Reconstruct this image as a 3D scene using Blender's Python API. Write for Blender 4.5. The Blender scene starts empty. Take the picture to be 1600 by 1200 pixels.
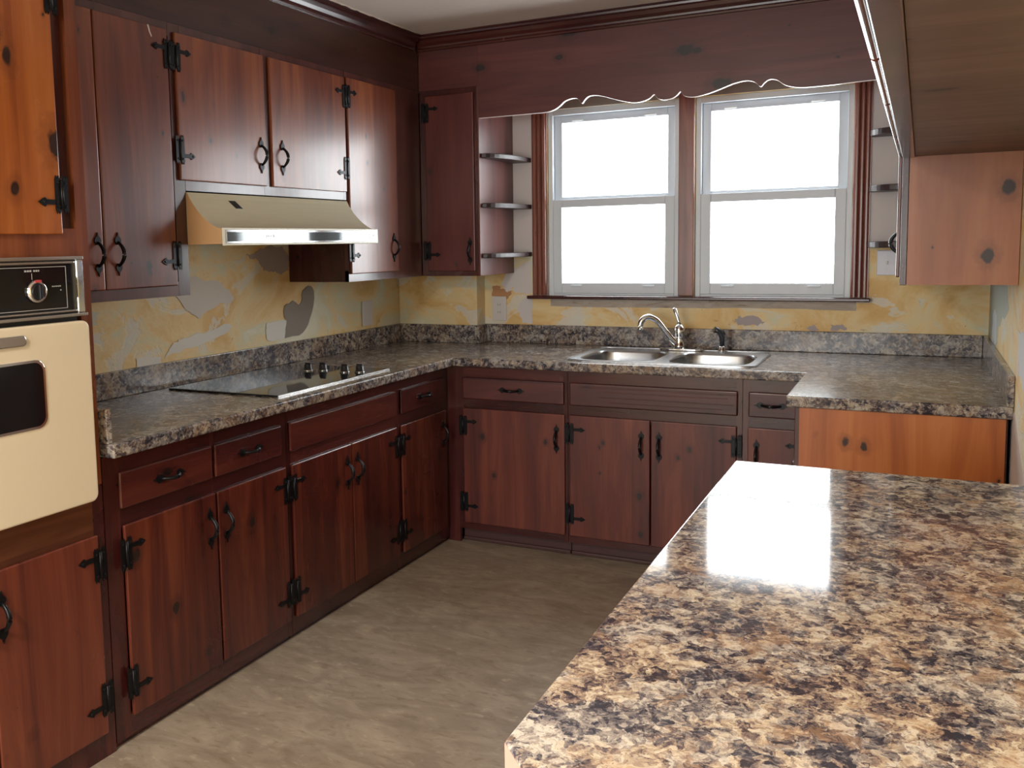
import bpy, bmesh, math, random
from mathutils import Vector, Matrix
random.seed(7)
S = bpy.context.scene
COL = S.collection

# ------------------------------------------------------------------ camera, world, lights, exposure
cam_d = bpy.data.cameras.new('camera')
cam = bpy.data.objects.new('camera', cam_d); COL.objects.link(cam)
CP = Vector((2.6348, -4.6241, 1.4577)); YAW, PIT, ROL = .4802, .0999, -.0199
fw = Vector((-math.sin(YAW)*math.cos(PIT), math.cos(YAW)*math.cos(PIT), -math.sin(PIT)))
rt = Vector((math.cos(YAW), math.sin(YAW), 0)); up = rt.cross(fw)
r2 = rt*math.cos(ROL) + up*math.sin(ROL); u2 = -rt*math.sin(ROL) + up*math.cos(ROL)
M = Matrix((r2, u2, -fw)).transposed().to_4x4(); M.translation = CP
cam.matrix_world = M
cam_d.sensor_width = 36; cam_d.lens = 1456.34/1600*36
cam_d.shift_x = .07475; cam_d.shift_y = -.04504
cam_d.clip_start = .02
S.camera = cam
S.view_settings.view_transform = 'Standard'; S.view_settings.look = 'None'
S.view_settings.gamma = 1; S.view_settings.exposure = .35; S.view_settings.use_curve_mapping = False

W = bpy.data.worlds.new('world'); S.world = W; W.use_nodes = True
bg = W.node_tree.nodes['Background']
bg.inputs[0].default_value = (.93, .98, 1, 1); bg.inputs[1].default_value = 9
def area(name, loc, rot, sx, sy, power=0, color=(1, 1, 1), portal=False):
    l = bpy.data.lights.new(name, 'AREA'); l.shape = 'RECTANGLE'; l.size = sx; l.size_y = sy
    l.energy = power; l.color = color
    l.cycles.is_portal = portal
    o = bpy.data.objects.new(name, l); COL.objects.link(o); o.location = loc; o.rotation_euler = rot
    return o
# portals only guide the sky light through the real window openings
area('window_portal_left', (1.21, .21, 1.66), (-math.pi/2, 0, 0), .72, .98, portal=True)
area('window_portal_right', (1.99, .21, 1.66), (-math.pi/2, 0, 0), .74, .98, portal=True)
area('rear_window_portal', (1.3, -7.05, 1.45), (math.pi/2, 0, 0), 2.0, 1.3, portal=True)
# unseen ceiling lamp, added behind the camera as warm fill
FILL_LAMP = (1.35, -5.0, 2.36)
area('warm_fill_light', FILL_LAMP, (0, 0, 0), .34, .34, 62, (1, .92, .80))

# ------------------------------------------------------------------ materials
def newmat(name):
    m = bpy.data.materials.new(name); m.use_nodes = True
    nt = m.node_tree; b = nt.nodes['Principled BSDF']
    return m, nt, b
def setp(b, **k):
    for n, v in k.items():
        n = n.replace('_', ' ')
        b.inputs[n].default_value = v
def N(nt, t, **k):
    n = nt.nodes.new(t)
    for a, v in k.items(): setattr(n, a, v)
    return n
def mathn(nt, op, a, b=None, c=None, clamp=False):
    n = N(nt, 'ShaderNodeMath', operation=op, use_clamp=clamp)
    for i, v in enumerate((a, b, c)):
        if v is None: continue
        if isinstance(v, (int, float)): n.inputs[i].default_value = v
        else: nt.links.new(v, n.inputs[i])
    return n.outputs[0]
def ramp(nt, fac, stops, interp='LINEAR'):
    n = N(nt, 'ShaderNodeValToRGB'); cr = n.color_ramp; cr.interpolation = interp
    while len(cr.elements) < len(stops): cr.elements.new(.5)
    for e, (p, c) in zip(cr.elements, stops):
        e.position = p; e.color = (*c, 1) if len(c) == 3 else c
    nt.links.new(fac, n.inputs[0]); return n.outputs[0]
def mix(nt, fac, a, b, mode='MIX'):
    n = N(nt, 'ShaderNodeMix', data_type='RGBA', blend_type=mode)
    for i, v in ((0, fac), (6, a), (7, b)):
        if isinstance(v, (int, float)): n.inputs[i].default_value = v
        elif isinstance(v, tuple): n.inputs[i].default_value = (*v, 1)
        else: nt.links.new(v, n.inputs[i])
    return n.outputs[2]
def noise(nt, vec, scale, detail=4, rough=.55, dist=0., out=0):
    n = N(nt, 'ShaderNodeTexNoise'); n.inputs['Scale'].default_value = scale
    n.inputs['Detail'].default_value = detail; n.inputs['Roughness'].default_value = rough
    n.inputs['Distortion'].default_value = dist
    nt.links.new(vec, n.inputs['Vector']); return n.outputs[out]
def mapping(nt, vec, scale=(1, 1, 1), loc=(0, 0, 0), rot=(0, 0, 0)):
    n = N(nt, 'ShaderNodeMapping'); n.inputs['Scale'].default_value = scale
    n.inputs['Location'].default_value = loc; n.inputs['Rotation'].default_value = rot
    nt.links.new(vec, n.inputs['Vector']); return n.outputs[0]
def plain(name, col, rough=.5, metal=0., **k):
    m, nt, b = newmat(name); setp(b, Base_Color=(*col, 1), Roughness=rough, Metallic=metal, **k)
    return m

def wood(name, dark, mid, light, axis='z', rough=.24, knots=(), knot_amt=1., coat=.35, board=.125, crough=.16):
    """lacquered knotty pine, grain along axis; knots = [(x,y,z,r)] in world space are single knots of a board"""
    m, nt, b = newmat(name)
    tc = N(nt, 'ShaderNodeTexCoord'); oi = N(nt, 'ShaderNodeObjectInfo')
    rv = N(nt, 'ShaderNodeVectorMath', operation='SCALE'); rv.inputs['Scale'].default_value = 7.3
    cmb = N(nt, 'ShaderNodeCombineXYZ')
    for i in range(3): nt.links.new(mathn(nt, 'MULTIPLY', oi.outputs['Random'], (1.0, 3.7, 5.1)[i]), cmb.inputs[i])
    nt.links.new(cmb.outputs[0], rv.inputs[0])
    add = N(nt, 'ShaderNodeVectorMath', operation='ADD')
    nt.links.new(tc.outputs['Object'], add.inputs[0]); nt.links.new(rv.outputs[0], add.inputs[1])
    P = add.outputs[0]
    lo = {'x': (0.9, 9, 9), 'y': (9, 0.9, 9), 'z': (9, 9, 0.9)}[axis]
    hi = {'x': (2.5, 90, 90), 'y': (90, 2.5, 90), 'z': (90, 90, 2.5)}[axis]
    big = noise(nt, mapping(nt, P, lo), 1.0, 5, .6, 1.1)
    fine = noise(nt, mapping(nt, P, hi), 1.0, 3, .6, .3)
    sep = N(nt, 'ShaderNodeSeparateXYZ'); nt.links.new(P, sep.inputs[0])
    xs = {'x': (2, 1), 'y': (2, 0), 'z': (0, 1)}[axis]; ai = 'xyz'.index(axis)
    tr = mathn(nt, 'ADD', sep.outputs[xs[0]], sep.outputs[xs[1]])
    bi = mathn(nt, 'FLOOR', mathn(nt, 'DIVIDE', tr, board))
    wn = N(nt, 'ShaderNodeTexWhiteNoise', noise_dimensions='1D'); nt.links.new(bi, wn.inputs['W'])
    f = mathn(nt, 'ADD', mathn(nt, 'MULTIPLY', big, .95), mathn(nt, 'MULTIPLY', fine, .14))
    f = mathn(nt, 'ADD', f, mathn(nt, 'MULTIPLY', mathn(nt, 'SUBTRACT', wn.outputs[0], .5), .17))
    f = mathn(nt, 'SUBTRACT', f, .06)
    col = ramp(nt, f, [(.28, dark), (.5, mid), (.74, light)])
    # random knots
    kv = N(nt, 'ShaderNodeCombineXYZ')
    nt.links.new(mathn(nt, 'MULTIPLY', tr, 6.5), kv.inputs[0]); nt.links.new(mathn(nt, 'MULTIPLY', sep.outputs[ai], 4.2), kv.inputs[1])
    jit = noise(nt, P, 9, 2); jv = N(nt, 'ShaderNodeVectorMath', operation='ADD'); nt.links.new(kv.outputs[0], jv.inputs[0])
    jc = N(nt, 'ShaderNodeCombineXYZ'); nt.links.new(mathn(nt, 'MULTIPLY', jit, .25), jc.inputs[0]); nt.links.new(mathn(nt, 'MULTIPLY', jit, -.2), jc.inputs[1])
    nt.links.new(jc.outputs[0], jv.inputs[1])
    vo = N(nt, 'ShaderNodeTexVoronoi', voronoi_dimensions='2D'); vo.inputs['Scale'].default_value = 1; vo.inputs['Randomness'].default_value = .9
    nt.links.new(jv.outputs[0], vo.inputs['Vector'])
    sc = N(nt, 'ShaderNodeSeparateColor'); nt.links.new(vo.outputs['Color'], sc.inputs[0])
    rad = mathn(nt, 'MULTIPLY', mathn(nt, 'MAXIMUM', mathn(nt, 'SUBTRACT', sc.outputs[0], .62), 0), .27*knot_amt)
    k = mathn(nt, 'DIVIDE', vo.outputs['Distance'], mathn(nt, 'ADD', rad, .0001))
    core = mathn(nt, 'MULTIPLY', mathn(nt, 'SUBTRACT', 1.15, k), 2.5, clamp=True)
    halo = mathn(nt, 'MULTIPLY', mathn(nt, 'SUBTRACT', 2.6, k, clamp=True), .35)
    if knots:
        geo = N(nt, 'ShaderNodeNewGeometry')
        jj = noise(nt, geo.outputs['Position'], 40, 2)
        for (x, y, z, r) in knots:
            sb = N(nt, 'ShaderNodeVectorMath', operation='SUBTRACT'); nt.links.new(geo.outputs['Position'], sb.inputs[0]); sb.inputs[1].default_value = (x, y, z)
            st = N(nt, 'ShaderNodeVectorMath', operation='MULTIPLY'); nt.links.new(sb.outputs[0], st.inputs[0])
            st.inputs[1].default_value = {'x': (.7, 1, 1.15), 'y': (1, .7, 1.15), 'z': (1.1, 1.1, .8)}[axis]
            ln = N(nt, 'ShaderNodeVectorMath', operation='LENGTH'); nt.links.new(st.outputs[0], ln.inputs[0])
            q = mathn(nt, 'DIVIDE', ln.outputs['Value'], mathn(nt, 'MULTIPLY', mathn(nt, 'ADD', jj, .5), r))
            c2 = mathn(nt, 'MULTIPLY', mathn(nt, 'SUBTRACT', 1.25, q), 3.0, clamp=True); core = mathn(nt, 'MAXIMUM', core, c2)
            halo = mathn(nt, 'MAXIMUM', halo, mathn(nt, 'MULTIPLY', mathn(nt, 'SUBTRACT', 2.6, q, clamp=True), .35))
    col = mix(nt, halo, col, tuple(c*.55 for c in dark))
    col = mix(nt, mathn(nt, 'MULTIPLY', core, .92), col, (.012, .007, .006))
    nt.links.new(col, b.inputs['Base Color'])
    rr = mathn(nt, 'ADD', mathn(nt, 'MULTIPLY', noise(nt, P, 5, 3), .14), rough-.06)
    nt.links.new(rr, b.inputs['Roughness'])
    setp(b, Coat_Weight=coat, Coat_Roughness=crough)
    bp = N(nt, 'ShaderNodeBump'); bp.inputs['Strength'].default_value = .05; bp.inputs['Distance'].default_value = .004
    nt.links.new(mathn(nt, 'ADD', fine, mathn(nt, 'MULTIPLY', big, 2)), bp.inputs['Height']); nt.links.new(bp.outputs[0], b.inputs['Normal'])
    return m

RED = ((.042, .007, .006), (.096, .017, .010), (.18, .042, .018))
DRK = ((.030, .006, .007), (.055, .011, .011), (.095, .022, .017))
ORG = ((.24, .06, .013), (.36, .105, .022), (.46, .16, .045))
REDV = wood('red_pine_vertical', *RED)
REDX = wood('red_pine_along_x', *DRK, axis='x')
REDY = wood('red_pine_along_y', *DRK, axis='y')
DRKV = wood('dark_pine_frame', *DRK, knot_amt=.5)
ORGV = wood('orange_pine', *ORG, knots=[(.609, -2.86, 1.742, .03), (.609, -3.02, 2.0, .02)])
ORGF = wood('orange_red_pine', (.13, .032, .013), (.22, .060, .021), (.30, .095, .033))
ENDV = wood('orange_end_panel', (.30, .075, .018), (.44, .13, .03), (.55, .20, .055), knot_amt=.3,
            knots=[(2.425, -1.22, .763, .013), (2.483, -1.22, .752, .013), (2.33, -1.22, .782, .006)], rough=.4, coat=.1)
ENDU = wood('orange_upper_end_panel', (.24, .075, .030), (.32, .11, .045), (.38, .15, .065), knot_amt=.4, board=.2,
            knots=[(2.821, -1.22, 1.387, .018), (2.87, -1.22, 1.60, .018)], rough=.38, coat=.1)
VALX = wood('valance_pine', (.07, .015, .015), (.115, .026, .023), (.165, .042, .032), axis='x', rough=.42, knot_amt=.25,
            knots=[(1.142, -.334, 2.44, .024), (1.684, -.334, 2.295, .024), (1.84, -.334, 2.133, .026), (1.088, -.334, 2.326, .014), (.678, -.334, 2.32, .018), (1.73, -.334, 2.29, .014)])
BOTX = wood('cabinet_bottom_board', (.075, .042, .030), (.115, .068, .048), (.16, .10, .072), axis='x', rough=.5, coat=.1, knot_amt=1.2)

IRON = plain('black_iron', (.012, .012, .014), .34, .6)
CHROME = plain('chrome', (.78, .80, .82), .08, 1.)
BRUSHED = plain('brushed_chrome', (.62, .60, .58), .22, 1.)
STEEL = plain('stainless_steel', (.42, .43, .45), .27, 1.)
BLACK = plain('black_glass', (.006, .006, .008), .05, 0.)
COOK = plain('cooktop_glass', (.010, .012, .014), .045, 0., Specular_IOR_Level=.9)
BLKPL = plain('black_plastic', (.012, .012, .014), .28)
CREAM = plain('cream_enamel', (.78, .69, .52), .22, 0., Coat_Weight=.3)
HOODM = plain('hood_enamel', (.62, .58, .43), .3)
SIDEM = plain('hood_aged_side', (.68, .42, .22), .4)
PLATE = plain('white_plastic', (.66, .62, .60), .35)
VINYL = plain('window_vinyl', (.66, .72, .78), .4)
GREYP = plain('grey_skim_coat', (.27, .235, .205), .8)
WHITP = plain('white_plaster', (.74, .72, .68), .85)
LILAC = plain('lilac_old_paint', (.42, .36, .36), .85)
ORPNT = plain('rust_paint', (.50, .25, .12), .8)
LIGHTW = plain('painted_upper_wall', (.66, .61, .60), .7)
MARK = plain('white_print', (.45, .45, .45), .5)
REDMK = plain('red_print', (.55, .06, .07), .4)
EDGEGLINT = plain('painted_edge_glint', (.80, .72, .68), .3)  # window light on the valance underside, put into the colour

def glass_mat():
    m, nt, b = newmat('window_glass'); nt.nodes.remove(b)
    o = nt.nodes['Material Output']; t = N(nt, 'ShaderNodeBsdfTransparent'); g = N(nt, 'ShaderNodeBsdfGlossy'); g.inputs['Roughness'].default_value = .02
    x = N(nt, 'ShaderNodeMixShader'); x.inputs[0].default_value = .06
    nt.links.new(t.outputs[0], x.inputs[1]); nt.links.new(g.outputs[0], x.inputs[2]); nt.links.new(x.outputs[0], o.inputs['Surface']); return m
GLASS = glass_mat()

def granite(name, bright=1., gsc=1., rough=.12):
    m, nt, b = newmat(name); tc = N(nt, 'ShaderNodeTexCoord'); P = mapping(nt, tc.outputs['Object'], (gsc, gsc*.95, gsc))
    wob = noise(nt, P, 22, 4, .6, 0, out=1)
    va = N(nt, 'ShaderNodeVectorMath', operation='SCALE'); va.inputs['Scale'].default_value = .05; nt.links.new(wob, va.inputs[0])
    vb = N(nt, 'ShaderNodeVectorMath', operation='ADD'); nt.links.new(P, vb.inputs[0]); nt.links.new(va.outputs[0], vb.inputs[1])
    Q = vb.outputs[0]
    def chips(sc, loc):
        v = N(nt, 'ShaderNodeTexVoronoi'); v.inputs['Scale'].default_value = sc; v.inputs['Randomness'].default_value = 1
        nt.links.new(mapping(nt, Q, loc=loc), v.inputs['Vector'])
        q = N(nt, 'ShaderNodeSeparateColor'); nt.links.new(v.outputs['Color'], q.inputs[0]); return q.outputs[0], q.outputs[1]
    va1, vb1 = chips(62, (0, 0, 0)); va2, vb2 = chips(150, (3, 1, 2)); va3, vb3 = chips(28, (5, 1, 7))
    n1b = noise(nt, mapping(nt, Q, loc=(2, 6, 3)), 11, 7, .7, .4)
    n1 = noise(nt, Q, 60, 6, .75, .3)
    n3 = noise(nt, mapping(nt, Q, loc=(13, 2, 5)), 130, 3, .7, .4)
    f = mathn(nt, 'MULTIPLY', va1, .28)
    f = mathn(nt, 'ADD', f, mathn(nt, 'MULTIPLY', va2, .20)); f = mathn(nt, 'ADD', f, mathn(nt, 'MULTIPLY', va3, .16))
    f = mathn(nt, 'ADD', f, mathn(nt, 'MULTIPLY', n1b, .90)); f = mathn(nt, 'ADD', f, mathn(nt, 'MULTIPLY', n1, .55))
    f = mathn(nt, 'SUBTRACT', f, .545)
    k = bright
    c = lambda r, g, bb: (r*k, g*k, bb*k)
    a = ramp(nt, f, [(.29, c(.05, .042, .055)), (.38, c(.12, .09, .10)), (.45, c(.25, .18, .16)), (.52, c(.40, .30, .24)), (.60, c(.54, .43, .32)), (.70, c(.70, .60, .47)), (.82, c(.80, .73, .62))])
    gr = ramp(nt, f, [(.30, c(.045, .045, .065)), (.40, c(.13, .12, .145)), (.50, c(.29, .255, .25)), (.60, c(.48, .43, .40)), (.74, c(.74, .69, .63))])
    n2 = noise(nt, mapping(nt, Q, loc=(3, 9, 1)), 7, 5, .65, .5)
    f2 = ramp(nt, mathn(nt, 'ADD', n2, mathn(nt, 'MULTIPLY', vb1, .12)), [(.50, (0, 0, 0)), (.62, (1, 1, 1))])
    col = mix(nt, f2, gr, a)
    n4 = noise(nt, mapping(nt, Q, loc=(7, 1, 8)), 9, 5, .65, .4)
    rust = ramp(nt, mathn(nt, 'ADD', n4, mathn(nt, 'MULTIPLY', vb3, .10)), [(.61, (0, 0, 0)), (.68, (1, 1, 1))])
    col = mix(nt, mathn(nt, 'MULTIPLY', rust, .38), col, c(.58, .36, .21))
    n5 = noise(nt, mapping(nt, Q, loc=(1, 7, 4)), 13, 8, .8, .8)
    vein = ramp(nt, n5, [(.37, (1, 1, 1)), (.415, (0, 0, 0))])
    col = mix(nt, mathn(nt, 'MULTIPLY', vein, .8), col, c(.07, .055, .07))
    fl = ramp(nt, n3, [(.34, (1, 1, 1)), (.40, (0, 0, 0))])
    col = mix(nt, mathn(nt, 'MULTIPLY', fl, .6), col, c(.06, .05, .06))
    nt.links.new(col, b.inputs['Base Color'])
    nt.links.new(mathn(nt, 'ADD', mathn(nt, 'MULTIPLY', n3, .06), rough-.03), b.inputs['Roughness'])
    return m
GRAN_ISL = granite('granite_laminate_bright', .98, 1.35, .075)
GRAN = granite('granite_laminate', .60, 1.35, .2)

def wall_paint():
    m, nt, b = newmat('peeling_yellow_paint'); g = N(nt, 'ShaderNodeNewGeometry'); P = g.outputs['Position']
    n1 = noise(nt, mapping(nt, P, (1, 1, 1.5)), 2.6, 6, .62, .9)
    n2 = noise(nt, mapping(nt, P, (1, 1, 1.3), loc=(4, 4, 4)), 3.1, 7, .6, 1.3)
    n3 = noise(nt, mapping(nt, P, loc=(8, 3, 2)), 24, 5, .7, .6)
    base = ramp(nt, n1, [(.30, (.66, .39, .13)), (.42, (.76, .52, .22)), (.50, (.80, .62, .33)), (.58, (.70, .66, .46)), (.68, (.78, .75, .62))])
    pale = ramp(nt, n2, [(.565, (0, 0, 0)), (.595, (1, 1, 1))])
    rim = ramp(nt, n2, [(.56, (0, 0, 0)), (.585, (1, 1, 1)), (.607, (0, 0, 0))])
    col = mix(nt, mathn(nt, 'MULTIPLY', pale, .75), base, (.70, .68, .62))
    col = mix(nt, mathn(nt, 'MULTIPLY', rim, .5), col, (.82, .72, .52))
    sp = ramp(nt, n3, [(.66, (0, 0, 0)), (.70, (1, 1, 1))])
    col = mix(nt, mathn(nt, 'MULTIPLY', sp, .55), col, (.36, .20, .07))
    nt.links.new(col, b.inputs['Base Color']); setp(b, Roughness=.6)
    bp = N(nt, 'ShaderNodeBump'); bp.inputs['Strength'].default_value = .5; bp.inputs['Distance'].default_value = .004
    nt.links.new(mathn(nt, 'SUBTRACT', n3, mathn(nt, 'MULTIPLY', pale, .6)), bp.inputs['Height']); nt.links.new(bp.outputs[0], b.inputs['Normal'])
    return m
YELLOW = wall_paint()
def floor_mat():
    m, nt, b = newmat('vinyl_floor'); g = N(nt, 'ShaderNodeNewGeometry')
    P = mapping(nt, g.outputs['Position'], (3.2, 7.5, 1), rot=(0, 0, math.radians(-20)))
    a = noise(nt, P, 1.3, 8, .66, .9); c = noise(nt, mapping(nt, P, loc=(5, 5, 0)), 5, 5, .65, .5)
    base = ramp(nt, a, [(.3, (.22, .165, .12)), (.5, (.31, .245, .18)), (.7, (.42, .34, .255))])
    base = mix(nt, ramp(nt, c, [(.34, (.75, .75, .75)), (.44, (0, 0, 0))]), base, (.22, .165, .11))
    base = mix(nt, ramp(nt, c, [(.58, (0, 0, 0)), (.68, (.6, .6, .6))]), base, (.50, .41, .30))
    nt.links.new(base, b.inputs['Base Color']); setp(b, Roughness=.45)
    return m
FLOORM = floor_mat()
def ceil_mat():
    m, nt, b = newmat('ceiling_paint'); setp(b, Base_Color=(.74, .67, .62, 1), Roughness=.9)
    tc = N(nt, 'ShaderNodeTexCoord'); bp = N(nt, 'ShaderNodeBump'); bp.inputs['Strength'].default_value = .2; bp.inputs['Distance'].default_value = .003
    nt.links.new(noise(nt, tc.outputs['Object'], 45, 4), bp.inputs['Height']); nt.links.new(bp.outputs[0], b.inputs['Normal']); return m
CEILM = ceil_mat()

# ------------------------------------------------------------------ mesh helpers
def skew(v):                                   # the left wall is half a degree out of square
    return Vector((v[0] + .009*min(v[1], 0), v[1], v[2]))
def members(par, name, mat, boxes, left=False, bevel=0):
    for bx in boxes: MB(left).box(*bx).build(name, mat, par, bevel=bevel)
class MB:
    def __init__(s, left=False): s.bm = bmesh.new(); s.left = left
    def box(s, x0, x1, y0, y1, z0, z1):
        vs = [s.bm.verts.new((x, y, z)) for x in (x0, x1) for y in (y0, y1) for z in (z0, z1)]
        for f in ((0, 1, 3, 2), (4, 6, 7, 5), (0, 4, 5, 1), (2, 3, 7, 6), (0, 2, 6, 4), (1, 5, 7, 3)): s.bm.faces.new([vs[i] for i in f])
        return s
    def prism(s, pts, axis, a0, a1):           # pts 2D in the other two axes (cyclic order kept: x->(y,z), y->(x,z), z->(x,y))
        def P(p, a): return {'x': (a, p[0], p[1]), 'y': (p[0], a, p[1]), 'z': (p[0], p[1], a)}[axis]
        A = [s.bm.verts.new(P(p, a0)) for p in pts]; B = [s.bm.verts.new(P(p, a1)) for p in pts]
        s.bm.faces.new(A); s.bm.faces.new(B[::-1]); n = len(pts)
        for i in range(n): s.bm.faces.new((A[i], B[i], B[(i+1) % n], A[(i+1) % n]))
        return s
    def tube(s, path, rad, n=10, cap=True):
        path = [Vector(p) for p in path]; rings = []
        R = rad if isinstance(rad, (list, tuple)) else [rad]*len(path)
        ref = Vector((0, 0, 1))
        for i, p in enumerate(path):
            d = (path[min(i+1, len(path)-1)] - path[max(i-1, 0)]).normalized()
            a = d.cross(ref)
            if a.length < .05: a = d.cross(Vector((1, 0, 0)))
            a.normalize(); b = d.cross(a).normalized()
            rings.append([s.bm.verts.new(p + (a*math.cos(t) + b*math.sin(t))*R[i]) for t in [2*math.pi*k/n for k in range(n)]])
        for r0, r1 in zip(rings, rings[1:]):
            for k in range(n): s.bm.faces.new((r0[k], r0[(k+1) % n], r1[(k+1) % n], r1[k])).smooth = True
        if cap: s.bm.faces.new(rings[0][::-1]); s.bm.faces.new(rings[-1])
        return s
    def lathe(s, prof, c, axis='z', n=24, smooth=True):   # prof [(r,h)]
        rings = []
        for r, h in prof:
            ring = []
            for k in range(n):
                t = 2*math.pi*k/n; u, v = r*math.cos(t), r*math.sin(t)
                q = {'z': (u, v, h), 'x': (h, u, v), 'y': (u, h, v)}[axis]
                ring.append(s.bm.verts.new(Vector(c) + Vector(q)))
            rings.append(ring)
        for r0, r1 in zip(rings, rings[1:]):
            for k in range(n): s.bm.faces.new((r0[k], r0[(k+1) % n], r1[(k+1) % n], r1[k])).smooth = smooth
        s.bm.faces.new(rings[0]); s.bm.faces.new(rings[-1]); return s
    def cells(s, xs, ys, inside, z0, z1):      # slab from a grid of cells, only outer faces
        c = {}
        def v(i, j, z):
            k = (i, j, z)
            if k not in c: c[k] = s.bm.verts.new((xs[i], ys[j], z))
            return c[k]
        nx, ny = len(xs)-1, len(ys)-1
        I = lambda i, j: 0 <= i < nx and 0 <= j < ny and inside((xs[i]+xs[i+1])/2, (ys[j]+ys[j+1])/2)
        for i in range(nx):
            for j in range(ny):
                if not I(i, j): continue
                s.bm.faces.new((v(i, j, z1), v(i+1, j, z1), v(i+1, j+1, z1), v(i, j+1, z1)))
                s.bm.faces.new((v(i, j, z0), v(i, j+1, z0), v(i+1, j+1, z0), v(i+1, j, z0)))
                for di, dj, (a, b) in ((-1, 0, ((i, j), (i, j+1))), (1, 0, ((i+1, j), (i+1, j+1))), (0, -1, ((i, j), (i+1, j))), (0, 1, ((i, j+1), (i+1, j+1)))):
                    if not I(i+di, j+dj): s.bm.faces.new((v(*a, z0), v(*b, z0), v(*b, z1), v(*a, z1)))
        return s
    def mesh(s, name, base=(0, 0, 0)):
        base = Vector(base)
        for v in s.bm.verts:
            co = skew(v.co) if s.left else v.co.copy()
            v.co = co - base
        bmesh.ops.recalc_face_normals(s.bm, faces=s.bm.faces)
        me = bpy.data.meshes.new(name); s.bm.to_mesh(me); s.bm.free(); return me
    def build(s, name, mat, parent=None, base=None, bevel=0, seg=2, local=False):
        """parent given: vertices are stored relative to the root thing's base"""
        if base is None: base = Vector(root_of(parent)['_b']) if parent is not None else Vector((0, 0, 0))
        me = s.mesh(name, (0, 0, 0) if local else base); me.materials.append(mat)
        o = bpy.data.objects.new(name, me); COL.objects.link(o)
        if parent is not None: o.parent = parent
        else: o.location = base; o['_b'] = tuple(base)
        if bevel:
            b = o.modifiers.new('bevel', 'BEVEL'); b.width = bevel; b.segments = seg; b.limit_method = 'ANGLE'; b.angle_limit = math.radians(40)
        return o
def root_of(o):
    while o.parent is not None: o = o.parent
    return o
def tag(o, label=None, cat=None, group=None, kind=None):
    if label: o['label'] = label
    if cat: o['category'] = cat
    if group: o['group'] = group
    if kind: o['kind'] = kind
    return o
def thing(name, base, label, cat, group=None):
    o = bpy.data.objects.new(name, None); COL.objects.link(o); o.location = base; o['_b'] = tuple(base); o.empty_display_size = .1
    return tag(o, label, cat, group)
def structure(name, mb, mat, base=(0, 0, 0), bevel=0, label=None):
    return tag(mb.build(name, mat, base=Vector(base), bevel=bevel), label, None, None, 'structure')

# ------------------------------------------------------------------ the room
RW, BW, CZ = 2.908, .106, 2.508
RY, FY = -7.0, .26          # rear wall inner face, outer face of window wall
floor = structure('floor', MB().box(-.2, RW+.15, RY-.15, FY, -.06, 0), FLOORM)
structure('ceiling', MB().box(-.2, RW+.15, RY-.15, FY, CZ, CZ+.1), CEILM)
wl = structure('wall_left', MB(True).box(-.15, 0, RY-.15, FY, 0, CZ), YELLOW)
wr = structure('wall_right', MB().box(RW, RW+.15, RY-.15, FY, 0, CZ), YELLOW)
# window wall with one opening for each sash unit
WX = ((.858, 1.558), (1.632, 2.350)); WZ = (1.172, 2.150)
xs = [0, WX[0][0], WX[0][1], WX[1][0], WX[1][1], RW]; zs = [0, WZ[0], WZ[1], CZ]
mb = MB()
def inw(x, z): return not (WZ[0] < z < WZ[1] and any(a < x < b for a, b in WX))
mb.cells(xs, zs, inw, 0, .15)
for v in mb.bm.verts: v.co = (v.co.x, BW + v.co.z, v.co.y)
wb = structure('wall_back', mb, YELLOW)
# proud bump of wall left of the window (a boxed-in chase behind the corner)
structure('trim_1', MB().box(0, .487, 0, BW, .0, 1.9), YELLOW, label='proud strip of yellow wall in the corner left of the outlet')
# rear wall with a wide window, behind the camera
xs = [-.05, .3, 2.3, RW]; zs = [0, .8, 2.1, CZ]
mb = MB().cells(xs, zs, lambda x, z: not (.3 < x < 2.3 and .8 < z < 2.1), 0, .15)
for v in mb.bm.verts: v.co = (v.co.x, RY - v.co.z, v.co.y)
structure('wall_front', mb, WHITP)

# patches on the walls: bare plaster and layers of old paint, millimetres thick
def patch(name, wall, pts, mat, axis, at, th=.0015, left=False, sgn=1):
    base = Vector(wall['_b'])
    MB(left).prism(pts, axis, at, at+sgn*th).build(name, mat, wall, base=base)
GP = [(-.894, 1.266), (-.878, 1.270), (-.86, 1.268), (-.845, 1.256), (-.837, 1.244), (-.835, 1.21), (-.844, 1.171), (-.858, 1.14), (-.878, 1.109), (-.893, 1.082), (-.913, 1.063), (-.94, 1.045), (-.972, 1.035), (-1.02, 1.037), (-1.082, 1.033), (-1.074, 1.07), (-1.062, 1.114), (-1.08, 1.135), (-1.082, 1.163), (-1.073, 1.185), (-1.057, 1.194), (-1.04, 1.192), (-1.01, 1.206), (-.985, 1.195), (-.964, 1.181), (-.945, 1.19), (-.934, 1.211), (-.937, 1.23), (-.927, 1.249), (-.908, 1.255)]
patch('plaster_patch', wl, GP, GREYP, 'x', 0, .002, True)
def ragged(pts, amp=.012, n=5):
    out = []
    for i, a in enumerate(pts):
        b = pts[(i+1) % len(pts)]
        for k in range(n):
            t = k/n; j = amp if k else 0
            out.append((a[0]+(b[0]-a[0])*t+random.uniform(-j, j), a[1]+(b[1]-a[1])*t+random.uniform(-j, j)))
    return out
patch('paint_patch', wl, ragged([(-1.212, 1.115), (-1.085, 1.121), (-1.062, 1.114), (-1.075, 1.06), (-1.082, 1.033), (-1.188, 1.028), (-1.217, 1.04), (-1.222, 1.077)], .004), WHITP, 'x', 0, .001, True)
patch('paint_patch', wl, ragged([(-2.013, 1.046), (-1.884, 1.039), (-1.883, 1.007), (-2.012, 1.0)], .003), WHITP, 'x', 0, .001, True)
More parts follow.
